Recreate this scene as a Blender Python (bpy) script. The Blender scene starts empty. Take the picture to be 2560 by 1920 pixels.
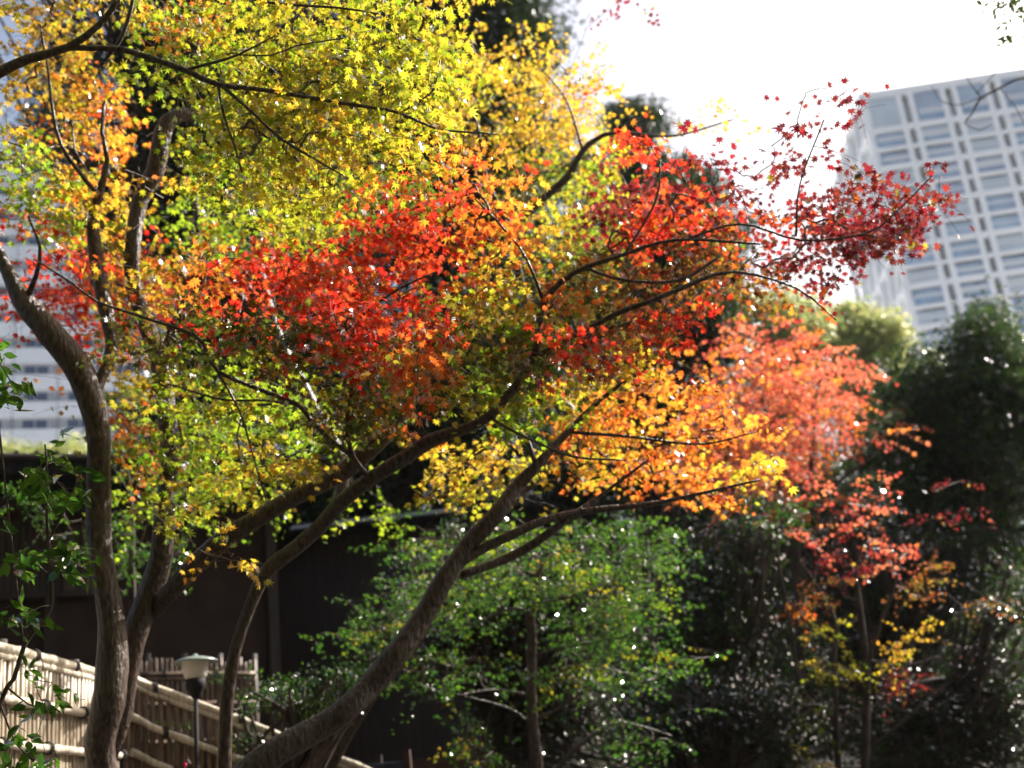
import bpy, math
import numpy as np
from mathutils import Vector, Matrix
rng = np.random.default_rng(11)
PI = math.pi
# ------------------------------------------------------------------ camera
sc = bpy.context.scene
COL = sc.collection
FPX = 3000.0                      # focal length in pixels of the 2560 wide photograph
PITCH = math.radians(19.2); ROLL = 0.110
CAM = np.array([0, 0, 1.6])
Fv = np.array([0, math.cos(PITCH), math.sin(PITCH)])
U0 = np.array([0, -math.sin(PITCH), math.cos(PITCH)]); R0 = np.array([1.0, 0, 0])
Uv = math.cos(ROLL)*U0 + math.sin(ROLL)*R0
Rv = math.cos(ROLL)*R0 - math.sin(ROLL)*U0
cd = bpy.data.cameras.new('camera'); cam = bpy.data.objects.new('camera', cd); COL.objects.link(cam)
cd.sensor_width = 36; cd.lens = FPX/2560*36; cd.clip_end = 3000; cd.clip_start = 0.05
cam.matrix_world = Matrix([[Rv[0], Uv[0], -Fv[0], CAM[0]], [Rv[1], Uv[1], -Fv[1], CAM[1]], [Rv[2], Uv[2], -Fv[2], CAM[2]], [0, 0, 0, 1]])
cd.dof.use_dof = True; cd.dof.focus_distance = 4.5; cd.dof.aperture_fstop = 2.1
sc.camera = cam
# ------------------------------------------------------------------ light
SUN_EL = math.radians(37); SUN_AZ = math.radians(54)       # azimuth to the right of the view direction (+Y)
world = bpy.data.worlds.new('World'); sc.world = world; world.use_nodes = True
nt = world.node_tree; nt.nodes.clear()
sky = nt.nodes.new('ShaderNodeTexSky'); sky.sky_type = 'NISHITA'; sky.sun_disc = False
sky.sun_elevation = SUN_EL; sky.sun_rotation = SUN_AZ; sky.dust_density = 6.0; sky.air_density = 1.0; sky.ozone_density = 1.0
bg = nt.nodes.new('ShaderNodeBackground'); bg.inputs[1].default_value = 0.076
wo = nt.nodes.new('ShaderNodeOutputWorld')
nt.links.new(sky.outputs[0], bg.inputs[0]); nt.links.new(bg.outputs[0], wo.inputs[0])
sd = bpy.data.lights.new('sun', 'SUN'); sd.energy = 5.0; sd.angle = math.radians(0.5); sd.color = (1, 0.95, 0.87)
sun = bpy.data.objects.new('sun', sd); COL.objects.link(sun)
SUND = Vector((math.sin(SUN_AZ)*math.cos(SUN_EL), math.cos(SUN_AZ)*math.cos(SUN_EL), math.sin(SUN_EL)))
sun.rotation_euler = SUND.to_track_quat('Z', 'Y').to_euler(); sun.location = (20, 20, 30)
sc.view_settings.view_transform = 'Standard'; sc.view_settings.look = 'None'
sc.view_settings.gamma = 1; sc.view_settings.use_curve_mapping = False
sc.view_settings.exposure = 1.4
sc.cycles.max_bounces = 6; sc.cycles.transmission_bounces = 4; sc.cycles.diffuse_bounces = 4
sc.cycles.sample_clamp_indirect = 4
# ------------------------------------------------------------------ helpers
def P(px, py, d):
    "world point d metres in front of the camera where the photograph shows pixel px, py"
    return CAM + d*(Fv + Rv*((px-1280)/FPX) + Uv*((960-py)/FPX))
def at(px, py, Y):
    v = Fv + Rv*((px-1280)/FPX) + Uv*((960-py)/FPX)
    return CAM + v*((Y-CAM[1])/v[1])
def tag(o, label=None, cat=None, group=None, kind=None):
    if label: o['label'] = label
    if cat: o['category'] = cat
    if group: o['group'] = group
    if kind: o['kind'] = kind
    return o
def empty(name, loc, label, cat, group=None):
    o = bpy.data.objects.new(name, None); COL.objects.link(o); o.location = Vector(loc); o.empty_display_size = .2
    return tag(o, label, cat, group)
class MB:
    def __init__(s): s.v = []; s.t = []; s.q = []; s.n = 0; s.c = []
    def add(s, v, tris=None, quads=None, col=None):
        v = np.asarray(v, float).reshape(-1, 3)
        if tris is not None: s.t.append(np.asarray(tris, int).reshape(-1, 3)+s.n)
        if quads is not None: s.q.append(np.asarray(quads, int).reshape(-1, 4)+s.n)
        s.v.append(v); s.n += len(v)
        if col is not None: s.c.append(np.asarray(col, float).reshape(-1, 3))
        return s
    def box(s, c, size, ax=None, ay=None, az=None):
        ax = np.array([1, 0, 0.]) if ax is None else np.asarray(ax, float)
        az = np.array([0, 0, 1.]) if az is None else np.asarray(az, float)
        ay = np.cross(az, ax) if ay is None else np.asarray(ay, float)
        h = np.array(size)/2
        v = [np.asarray(c)+sx*h[0]*ax+sy*h[1]*ay+sz*h[2]*az for sz in (-1, 1) for sx, sy in ((-1, -1), (1, -1), (1, 1), (-1, 1))]
        return s.add(v, quads=[(3, 2, 1, 0), (4, 5, 6, 7), (0, 1, 5, 4), (1, 2, 6, 5), (2, 3, 7, 6), (3, 0, 4, 7)])
    def tube(s, pts, rad, seg=8, rough=0.0, caps=True):
        pts = np.asarray(pts, float); n = len(pts); rad = np.broadcast_to(rad, (n,))
        T = np.gradient(pts, axis=0); T /= np.linalg.norm(T, axis=1)[:, None]+1e-9
        ref = np.array([0.3, 1, .2]) if abs(T[0][2]) > .7 else np.array([0, 0, 1.])
        A = np.cross(T, ref); A /= np.linalg.norm(A, axis=1)[:, None]+1e-9; B = np.cross(T, A)
        th = np.arange(seg)*2*PI/seg
        r = rad[:, None]*np.ones(seg)
        if rough: r = r*(1+rough*(rng.normal(size=(n, seg))*.35+np.sin(3*th+rng.random()*6+np.linspace(0, 9, n)[:, None])*.6))
        v = pts[:, None, :]+r[..., None]*(np.cos(th)[None, :, None]*A[:, None]+np.sin(th)[None, :, None]*B[:, None])
        i = np.arange(n-1)[:, None]*seg; j = np.arange(seg)[None]
        q = np.stack([i+j, i+(j+1) % seg, i+seg+(j+1) % seg, i+seg+j], -1).reshape(-1, 4)
        vv = v.reshape(-1, 3)
        if caps:
            m = len(vv); vv = np.vstack([vv, pts[0], pts[-1]])
            t = [(m, (k+1) % seg, k) for k in range(seg)]+[(m+1, (n-1)*seg+k, (n-1)*seg+(k+1) % seg) for k in range(seg)]
            return s.add(vv, tris=t, quads=q)
        return s.add(vv, quads=q)
    def lathe(s, c, prof, seg=24, az=(0, 0, 1)):
        c = np.asarray(c, float); th = np.arange(seg)*2*PI/seg
        v = np.array([[c[0]+r*math.cos(t), c[1]+r*math.sin(t), c[2]+z] for r, z in prof for t in th])
        n = len(prof); i = np.arange(n-1)[:, None]*seg; j = np.arange(seg)[None]
        q = np.stack([i+j, i+(j+1) % seg, i+seg+(j+1) % seg, i+seg+j], -1).reshape(-1, 4)
        return s.add(v, quads=q)
    def build(s, name, mat, parent=None, smooth=False, bevel=0, mat2=None):
        v = np.vstack(s.v); me = bpy.data.meshes.new(name)
        fl = []; tot = []
        if s.t: t = np.vstack(s.t); fl.append(t.ravel()); tot.append(np.full(len(t), 3))
        if s.q: q = np.vstack(s.q); fl.append(q.ravel()); tot.append(np.full(len(q), 4))
        fl = np.concatenate(fl); tot = np.concatenate(tot)
        if parent is not None: v = v-np.array(parent_world(parent))
        me.vertices.add(len(v)); me.vertices.foreach_set('co', v.astype(np.float32).ravel())
        me.loops.add(len(fl)); me.loops.foreach_set('vertex_index', fl.astype(np.int32))
        me.polygons.add(len(tot)); me.polygons.foreach_set('loop_start', (np.cumsum(tot)-tot).astype(np.int32))
        me.polygons.foreach_set('loop_total', tot.astype(np.int32))
        me.polygons.foreach_set('use_smooth', np.full(len(tot), smooth))
        if mat2 is not None: me.polygons.foreach_set('material_index', (tot == 4).astype(np.int32))
        me.update(calc_edges=True); me.validate()
        if s.c:
            c = np.vstack(s.c); a = me.color_attributes.new('tint', 'FLOAT_COLOR', 'POINT')
            a.data.foreach_set('color', np.hstack([c, np.ones((len(c), 1))]).astype(np.float32).ravel())
        o = bpy.data.objects.new(name, me); COL.objects.link(o); me.materials.append(mat)
        if mat2 is not None: me.materials.append(mat2)
        if parent is not None: o.parent = parent
        if bevel:
            b = o.modifiers.new('bevel', 'BEVEL'); b.width = bevel; b.segments = 2; b.limit_method = 'ANGLE'
        return o
def parent_world(p):
    w = np.zeros(3)
    while p is not None: w += np.array(p.location); p = p.parent
    return w
def spline(pts, step=.06):
    "Catmull-Rom through rows of x, y, z, r"
    p = np.asarray(pts, float); p = np.vstack([2*p[0]-p[1], p, 2*p[-1]-p[-2]]); out = []
    for i in range(1, len(p)-2):
        n = max(2, int(np.linalg.norm(p[i+1][:3]-p[i][:3])/step))
        for t in np.arange(n)/n:
            out.append(.5*(2*p[i]+(p[i+1]-p[i-1])*t+(2*p[i-1]-5*p[i]+4*p[i+1]-p[i+2])*t*t+(3*p[i]-p[i-1]-3*p[i+1]+p[i+2])*t**3))
    out.append(p[-2]); out = np.array(out); out[:, 3] = np.maximum(out[:, 3], .0015)
    return out
# ------------------------------------------------------------------ materials
def mat(name, base=(.5, .5, .5), rough=.6, build=None, **kw):
    m = bpy.data.materials.new(name); m.use_nodes = True; n = m.node_tree.nodes; b = n['Principled BSDF']
    b.inputs['Base Color'].default_value = (*base, 1); b.inputs['Roughness'].default_value = rough
    for k, v in kw.items(): b.inputs[k.replace('_', ' ')].default_value = v
    if build: build(m.node_tree, b)
    return m
def noise_mix(c1, c2, scale=8, detail=6, bump=.0, stretch=(1, 1, 1), lo=.35, hi=.65, bd=.01):
    def f(t, b):
        tc = t.nodes.new('ShaderNodeTexCoord'); mp = t.nodes.new('ShaderNodeMapping'); mp.inputs['Scale'].default_value = stretch
        nz = t.nodes.new('ShaderNodeTexNoise'); nz.inputs['Scale'].default_value = scale; nz.inputs['Detail'].default_value = detail
        cr = t.nodes.new('ShaderNodeValToRGB'); cr.color_ramp.elements[0].position = lo; cr.color_ramp.elements[1].position = hi
        cr.color_ramp.elements[0].color = (*c1, 1); cr.color_ramp.elements[1].color = (*c2, 1)
        t.links.new(tc.outputs['Object'], mp.inputs[0]); t.links.new(mp.outputs[0], nz.inputs[0])
        t.links.new(nz.outputs[0], cr.inputs[0]); t.links.new(cr.outputs[0], b.inputs['Base Color'])
        if bump:
            bp = t.nodes.new('ShaderNodeBump'); bp.inputs['Strength'].default_value = bump; bp.inputs['Distance'].default_value = bd
            t.links.new(nz.outputs[0], bp.inputs['Height']); t.links.new(bp.outputs[0], b.inputs['Normal'])
    return f
def leaf_mat(name, trans=.5, gloss=.5, rough=.3, dscale=.45):
    m = bpy.data.materials.new(name); m.use_nodes = True; t = m.node_tree; t.nodes.clear(); N = t.nodes.new; L = t.links.new
    at_ = N('ShaderNodeAttribute'); at_.attribute_name = 'tint'
    tc = N('ShaderNodeTexCoord'); nz = N('ShaderNodeTexNoise'); nz.inputs['Scale'].default_value = 60; nz.inputs['Detail'].default_value = 3
    L(tc.outputs['Object'], nz.inputs[0])
    mr = N('ShaderNodeMapRange'); mr.inputs[3].default_value = .85; mr.inputs[4].default_value = 1.25; L(nz.outputs[0], mr.inputs[0])
    vm = N('ShaderNodeVectorMath'); vm.operation = 'SCALE'; L(at_.outputs['Color'], vm.inputs[0]); L(mr.outputs[0], vm.inputs['Scale'])
    ds = N('ShaderNodeVectorMath'); ds.operation = 'SCALE'; L(vm.outputs[0], ds.inputs[0]); ds.inputs['Scale'].default_value = dscale
    df = N('ShaderNodeBsdfDiffuse'); L(ds.outputs[0], df.inputs[0])
    tr = N('ShaderNodeBsdfTranslucent'); L(vm.outputs[0], tr.inputs[0])
    mx = N('ShaderNodeMixShader'); mx.inputs[0].default_value = trans; L(df.outputs[0], mx.inputs[1]); L(tr.outputs[0], mx.inputs[2])
    gl = N('ShaderNodeBsdfGlossy'); gl.inputs['Roughness'].default_value = rough; gl.inputs[0].default_value = (1, 1, 1, 1)
    fr = N('ShaderNodeFresnel'); fr.inputs[0].default_value = 1.45
    ml = N('ShaderNodeMath'); ml.operation = 'MULTIPLY'; ml.inputs[1].default_value = gloss; L(fr.outputs[0], ml.inputs[0])
    m2 = N('ShaderNodeMixShader'); L(ml.outputs[0], m2.inputs[0]); L(mx.outputs[0], m2.inputs[1]); L(gl.outputs[0], m2.inputs[2])
    o = N('ShaderNodeOutputMaterial'); L(m2.outputs[0], o.inputs[0])
    return m
M = {}
M['bark'] = mat('maple bark', rough=.42, build=noise_mix((.028, .018, .014), (.105, .072, .057), 55, 8, 1.0, (1, 1, .3), bd=.02))
M['twig'] = mat('twig bark', rough=.6, build=noise_mix((.06, .045, .03), (.16, .10, .07), 40, 4))
M['dbark'] = mat('dark bark', rough=.85, build=noise_mix((.04, .03, .025), (.10, .075, .06), 14, 8, .7, (1, 1, .3)))
M['maple'] = leaf_mat('maple leaf', .74, .26, .28, .4)
M['glossy'] = leaf_mat('glossy evergreen leaf', .45, .32, .17, .8)
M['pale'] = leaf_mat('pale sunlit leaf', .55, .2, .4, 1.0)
M['far'] = leaf_mat('distant evergreen leaf', .2, .22, .35, .6)
M['soil'] = mat('soil', rough=.95, build=noise_mix((.008, .007, .004), (.028, .022, .013), 3, 10, .6, bd=.05))
M['bounce_paving'] = mat('pale city paving', rough=.9, build=noise_mix((.50, .49, .47), (.58, .57, .55), .3, 4))  # pale ground added to bounce light onto the far buildings
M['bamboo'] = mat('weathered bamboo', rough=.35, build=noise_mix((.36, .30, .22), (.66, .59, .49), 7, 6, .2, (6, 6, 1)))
M['shadebamboo'] = mat('shade-darkened weathered canes', rough=.45, build=noise_mix((.16, .12, .08), (.46, .38, .28), 9, 8, .2, (6, 6, .6)))  # darker copy of the rail bamboo, shade put into the cane tone
M['shadebrownbamboo'] = mat('shade-darkened brown bamboo', rough=.55, build=noise_mix((.085, .05, .032), (.20, .13, .08), 7, 6, .2, (6, 6, 1)))  # browner canes, darkened further with their shade in the colour
M['rope'] = mat('black palm rope', (.015, .012, .01), .9)
M['woodwall'] = mat('brown plaster wall', rough=.9, build=noise_mix((.024, .013, .009), (.05, .027, .018), 2.2, 10, .4))
M['darkwood'] = mat('dark stained timber', rough=.7, build=noise_mix((.02, .013, .01), (.045, .028, .02), 12, 6, .3, (1, 1, .15)))
M['shutter'] = mat('grey brown shutter', rough=.8, build=noise_mix((.07, .05, .04), (.11, .085, .07), 10, 6, .3, (5, 5, .2)))
M['tile'] = mat('dark roof tile', rough=.85, Specular_IOR_Level=.15, build=noise_mix((.02, .02, .024), (.05, .05, .055), 6, 5, .3))
M['whitepanel'] = mat('white facade panel', rough=.6, build=noise_mix((.80, .84, .89), (.84, .88, .92), 1.2, 4))
M['joint'] = mat('grey panel joint', (.10, .11, .12), .8)
M['frame'] = mat('pale window frame', (.45, .47, .50), .4)
M['glass'] = mat('blue window glass', (.05, .08, .15), .12, Specular_IOR_Level=.6)
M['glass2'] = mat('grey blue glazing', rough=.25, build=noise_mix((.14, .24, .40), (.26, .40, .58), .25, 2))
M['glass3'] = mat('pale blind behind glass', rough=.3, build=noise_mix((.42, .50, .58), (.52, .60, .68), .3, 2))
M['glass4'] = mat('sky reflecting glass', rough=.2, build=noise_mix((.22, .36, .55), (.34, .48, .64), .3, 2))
M['concrete'] = mat('white painted concrete', rough=.7, build=noise_mix((.80, .82, .85), (.86, .87, .89), .4, 4))
M['slab'] = mat('grey reveal', (.60, .63, .67), .8)
M['black'] = mat('black metal', (.012, .012, .013), .75, Specular_IOR_Level=.2)
def opal():
    m = bpy.data.materials.new('frosted lamp glass'); m.use_nodes = True; t = m.node_tree; t.nodes.clear(); N = t.nodes.new
    d = N('ShaderNodeBsdfDiffuse'); d.inputs[0].default_value = (.85, .82, .78, 1); r = N('ShaderNodeBsdfTranslucent'); r.inputs[0].default_value = (.85, .80, .74, 1)
    x = N('ShaderNodeMixShader'); x.inputs[0].default_value = .55; o = N('ShaderNodeOutputMaterial')
    t.links.new(d.outputs[0], x.inputs[1]); t.links.new(r.outputs[0], x.inputs[2]); t.links.new(x.outputs[0], o.inputs[0]); return m
M['opal'] = opal()
M['capmetal'] = mat('pale enamel lamp cap', (.22, .26, .24), .35)
M['flower'] = leaf_mat('petal', .5, .3, .4, 1)
M['bluegrey'] = mat('blue grey tin panel', rough=.5, build=noise_mix((.02, .026, .04), (.04, .048, .07), 3, 4))
M['redwood'] = mat('reddish plank', rough=.8, build=noise_mix((.05, .022, .014), (.10, .045, .028), 10, 6, .3, (.3, 3, 3)))
# ------------------------------------------------------------------ leaves
def maple_tpl(lobes=7):
    if lobes == 7: A = [(0, 1), (17, .42), (38, .93), (57, .38), (80, .72), (103, .32), (128, .42), (158, .2)]
    else: A = [(0, 1), (24, .42), (52, .85), (82, .35), (115, .5), (150, .22)]
    pts = [(0, 0, 0)]
    seq = A+[(180, .06)]+[(-a, r) for a, r in A[:0:-1]]
    for a, r in seq:
        t = math.radians(a); pts.append((r*math.sin(t), r*math.cos(t)+.0, -0.28*r*r+.05*math.cos(a*.2)))
    n = len(pts)-1
    return np.array(pts), np.array([(0, 1+(k+1) % n, 1+k) for k in range(n)])
def oval_tpl():
    v = [(0, -.5, 0), (.2, -.2, .06), (.24, .1, .06), (0, .62, -.1), (-.24, .1, .06), (-.2, -.2, .06), (0, 0, 0)]
    return np.array(v), np.array([(6, (k+1) % 6, k) for k in range(6)])
def clump_tpl():
    "a short twig end: five pointed leaf blades"
    V = []; T = []
    for a, s, z in ((0, 1, .1), (68, .85, -.15), (140, .8, .2), (215, .85, -.1), (290, .9, .15)):
        t = math.radians(a); d = np.array([math.sin(t), math.cos(t), z]); w = np.array([math.cos(t), -math.sin(t), 0])*.22; n = len(V)
        V += [d*.08, d*.55*s+w, d*s, d*.55*s-w]; T += [(n, n+1, n+2), (n, n+2, n+3)]
    return np.array(V), np.array(T)
TPL = {'maple': maple_tpl(7), 'maple5': maple_tpl(5), 'oval': oval_tpl(), 'clump': clump_tpl()}
def leaves(mb, pos, nrm, tip, size, col, tpl):
    "one leaf per row: pos = blade centre, nrm = rough facing, tip = rough tip direction"
    V, T = TPL[tpl]; n = len(pos)
    if n == 0: return
    z = nrm/np.linalg.norm(nrm, axis=1)[:, None]; y = tip-(tip*z).sum(1)[:, None]*z; y /= np.linalg.norm(y, axis=1)[:, None]+1e-9
    x = np.cross(y, z); s = np.asarray(size)[:, None, None]
    w = V[None]*np.stack([rng.uniform(.85, 1.1, n), np.ones(n), rng.uniform(-.4, 1.9, n)], 1)[:, None]
    v = pos[:, None]+s*(w[..., 0:1]*x[:, None]+w[..., 1:2]*y[:, None]+w[..., 2:3]*z[:, None])
    t = T[None]+(np.arange(n)*len(V))[:, None, None]
    mb.add(v.reshape(-1, 3), tris=t.reshape(-1, 3), col=np.repeat(col, len(V), axis=0))
PAL = {
 'y': [(.40, .40, .02), (.54, .44, .03), (.26, .34, .015), (.52, .34, .03), (.16, .25, .012)],
 'g': [(.20, .34, .015), (.30, .40, .02), (.40, .44, .02), (.14, .27, .015)],
 'k': [(.07, .13, .012), (.11, .15, .012), (.17, .09, .012), (.22, .13, .015), (.05, .10, .012)],
 'n': [(.13, .05, .014), (.09, .08, .014), (.24, .04, .018), (.40, .13, .02), (.06, .06, .014), (.30, .22, .02)],  # dark mix for deeply shaded foliage, shade put into the leaf colour
 'a': [(.66, .36, .03), (.62, .45, .03), (.60, .28, .025), (.36, .36, .02), (.50, .40, .03)],
 'o': [(.68, .17, .02), (.70, .25, .03), (.62, .10, .02), (.60, .36, .03)],
 'r': [(.68, .035, .018), (.62, .06, .015), (.72, .12, .02), (.55, .022, .015)],
 'm': [(.15, .010, .014), (.22, .014, .018), (.20, .04, .02), (.10, .012, .018)],
 'e': [(.030, .060, .015), (.045, .085, .018), (.065, .11, .02), (.022, .045, .015)],
 'E': [(.04, .12, .012), (.07, .18, .015), (.13, .25, .02), (.03, .08, .015)],
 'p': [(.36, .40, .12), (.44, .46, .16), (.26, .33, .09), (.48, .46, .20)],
 'w': [(.06, .055, .045), (.04, .05, .03), (.09, .05, .04)],
 's': [(.60, .10, .06), (.66, .16, .08), (.55, .06, .04), (.68, .26, .10), (.5, .12, .06)],
}
def pick(codes, jit=.12):
    out = np.empty((len(codes), 3))
    for i, c in enumerate(codes):
        p = PAL[c]; out[i] = p[min(int(rng.random()**1.2*len(p)), len(p)-1)]
    return np.clip(out*rng.uniform(1-jit, 1+jit, (len(codes), 1))*rng.uniform(.93, 1.07, (len(codes), 3)), 0, .9)
def grow(tree, skel, base, codes, tpl='maple', lsize=(.025, .041), sprig=(.12, .24), nleaf=(6, 11), matn='maple', cam_face=.45, r0=.0011, gaps=False):
    "twigs from the limbs out to every sprig and paired leaves along the sprig; returns twigs and crown meshes"
    base = np.asarray(base); S = np.asarray(skel)[:, :3]; n = len(base)
    # Prim-like growth: each sprig base hangs on the nearest limb point or earlier sprig
    D = np.linalg.norm(base[:, None]-S[None], axis=2); best = D.min(1); par = -1-D.argmin(1)
    done = np.zeros(n, bool); order = []
    for _ in range(n):
        i = int(np.where(done, 1e9, best).argmin()); done[i] = True; order.append(i)
        d = np.linalg.norm(base-base[i], axis=1)*1.08+.01; m = (~done) & (d < best); best[m] = d[m]; par[m] = i
    cnt = np.ones(n)
    for i in reversed(order):
        if par[i] >= 0: cnt[par[i]] += cnt[i]
    tw = MB()
    rad = np.minimum(r0*.7*cnt**.42+.0003, .005+r0)
    for i in order:
        p0 = S[-1-par[i]] if par[i] < 0 else base[par[i]]; p1 = base[i]; L = np.linalg.norm(p1-p0)
        if L < .01: continue
        mid = (p0+p1)/2+rng.normal(size=3)*L*.07+np.array([0, 0, .06*L]); r1 = rad[i]; rr = r1*1.15
        t = np.linspace(0, 1, max(3, min(9, int(L/.08))))[:, None]
        tw.tube((1-t)**2*p0+2*t*(1-t)*mid+t*t*p1+rng.normal(size=(len(t), 3))*.004*(t*(1-t)*4), np.linspace(rr, r1, len(t)), 5, caps=False)
    sel = [None]*n; cr = MB(); POS = []; NRM = []; TIP = []; SZ = []; CC = []
    for i in range(n):
        p0 = S[-1-par[i]] if par[i] < 0 else base[par[i]]
        dr = base[i]-p0; dr = dr/(np.linalg.norm(dr)+1e-6); dr = dr*.7+rng.normal(size=3)*[.7, .7, .25]+[0, 0, -.15]; dr /= np.linalg.norm(dr)
        L = rng.uniform(*sprig); k = int(rng.integers(*nleaf)); t = np.linspace(.12, 1, k)
        sd_ = np.cross(dr, [0, 0, 1.]); sd_ /= np.linalg.norm(sd_)+1e-6
        ax = base[i]+dr*L*t[:, None]-np.array([0, 0, .25])*(L*t[:, None])**2/.3
        tw.tube(ax[::2] if len(ax) > 4 else ax, .0009, 3, caps=False)
        side = np.where(np.arange(k) % 2, 1, -1)[:, None]
        off = sd_*side*rng.uniform(.012, .045, (k, 1))+rng.normal(size=(k, 3))*.012; off[-1] *= .2
        POS.append(ax+off+[0, 0, -.012]); TIP.append(off*12+dr*.6+[0, 0, -.45]+rng.normal(size=(k, 3))*.3)
        NRM.append(np.array([0, 0, .65])+rng.normal(size=(k, 3))*.55+np.array([.6, 1, .1])*cam_face)
        SZ.append(rng.uniform(*lsize, k)*rng.uniform(.85, 1.1)); CC += [codes[i] if rng.random() < .93 else codes[int(rng.integers(n))] for _ in range(k)]
    if gaps:
        for i in range(n):
            q = POS[i]-CAM; dd = q@Fv; gx = ((q@Rv)/dd*FPX+1280)/80; gy = (960-(q@Uv)/dd*FPX)/80
            keep = np.ones(len(q), bool)
            for j in range(len(q)):
                a_, b_ = int(gx[j]//1), int(gy[j]//1)
                if 0 <= b_ < len(CG) and 0 <= a_ < 32 and CG[b_][a_] == '.' and rng.random() < .75: keep[j] = False
            sel[i] = keep
        CC = [c for c, k_ in zip(CC, np.concatenate(sel)) if k_]
        for lst in (POS, NRM, TIP, SZ): lst[:] = [a_[k_] for a_, k_ in zip(lst, sel)]
    # one hue draw per sprig blended with one per leaf
    hue = pick(codes); k_ = [len(p) for p in POS]; leafc = .55*pick(CC)+.45*np.repeat(hue, k_, axis=0)
    leaves(cr, np.vstack(POS), np.vstack(NRM), np.vstack(TIP), np.concatenate(SZ), leafc, tpl)
    tv = np.vstack(tw.v); cr.add(tv, quads=np.vstack(tw.q), col=np.full((len(tv), 3), .1))
    return cr.build('crown', M[matn], tree, mat2=M['twig'])
def limb(path, d0=None):
    "rows (px, py, depth, radius in px) -> world polyline with radius"
    return spline([list(P(a, b, d))+[r*d/FPX] for a, b, d, r in path])
def make_tree(name, label, cat, limbs, names=None, group=None, bark='bark', seg=12, rough=.05, root=None):
    L = [limb(l) for l in limbs]
    rt = np.array(L[0][0][:3]) if root is None else np.array(root)
    tr = empty(name, (rt[0], rt[1], ground_z(rt[0], rt[1])), label, cat, group)
    if L[0][0][2] > ground_z(rt[0], rt[1])-.1 and root is None:      # run the stem down into the ground
        a = L[0][0].copy(); b = a.copy(); dirn = L[0][0]-L[0][4]; dirn /= max(1e-6, abs(dirn[2])); h = a[2]-ground_z(a[0], a[1])+.3
        b[:2] = a[:2]+np.clip(dirn[:2]*h*.35, -.6, .6); b[2] = a[2]-h; b[3] = a[3]*1.35
        L[0] = np.vstack([spline([b, (a+b)/2, a])[:-1], L[0]])
    for i, s in enumerate(L):
        mb = MB(); mb.tube(s[:, :3], s[:, 3], seg if s[:, 3].max() > .02 else 7, rough if s[:, 3].max() > .015 else .0)
        mb.build((names or {}).get(i, 'trunk' if i == 0 else 'branch'), M[bark], tr, smooth=True)
    return tr, np.vstack(L)
def ground_z(x, y):
    ss = lambda a, b, q: (lambda t: t*t*(3-2*t))(min(1, max(0, (q-a)/(b-a))))
    z = .7*ss(1.5, 6, y)
    z += 6.5*ss(30, 46, y)*ss(-14, -4, x)*(1-ss(70, 95, y))*(1-ss(40, 60, x))        # wooded rise beyond the garden
    z += 26*ss(-2.5, -15, y)*(1-ss(-90, -120, y))*(1-ss(60, 110, abs(x)))
    z += 13*ss(-6, -17, x)*ss(9, 3, y)*ss(-60, -20, x)*ss(-20, -8, y)                # unseen slopes added behind and beside the viewer to block sky light
    return z
# ------------------------------------------------------------------ ground
def build_ground():
    xs = np.concatenate([np.linspace(-900, -40, 14), np.linspace(-30, 30, 61), np.linspace(40, 900, 14)])
    xs = np.unique(np.concatenate([xs, np.linspace(-120, 120, 41)])); ys = np.unique(np.concatenate([np.linspace(-300, -130, 8), np.linspace(-128, -8, 31), np.linspace(-10, 40, 81), np.linspace(42, 110, 24), np.linspace(130, 1500, 20)]))
    v = np.array([(x, y, ground_z(x, y)+(.03*math.sin(x*3.1+y)+.03*math.sin(y*2.3-x*1.7) if abs(x) < 31 and -11 < y < 41 else 0)) for y in ys for x in xs])
    nx = len(xs); i = np.arange(len(ys)-1)[:, None]*nx; j = np.arange(nx-1)[None]
    g = MB().add(v, quads=np.stack([i+j, i+j+1, i+nx+j+1, i+nx+j], -1).reshape(-1, 4)).build('ground', M['soil'], smooth=True)
    tag(g, kind='structure')
build_ground()
tag(MB().add([(-400, 60, .74), (400, 60, .74), (400, 900, .74), (-400, 900, .74)], quads=[(0, 1, 2, 3)]).build('bounce_plaza', M['bounce_paving']), kind='structure')  # sheet added as a light reflector below the facades
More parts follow.
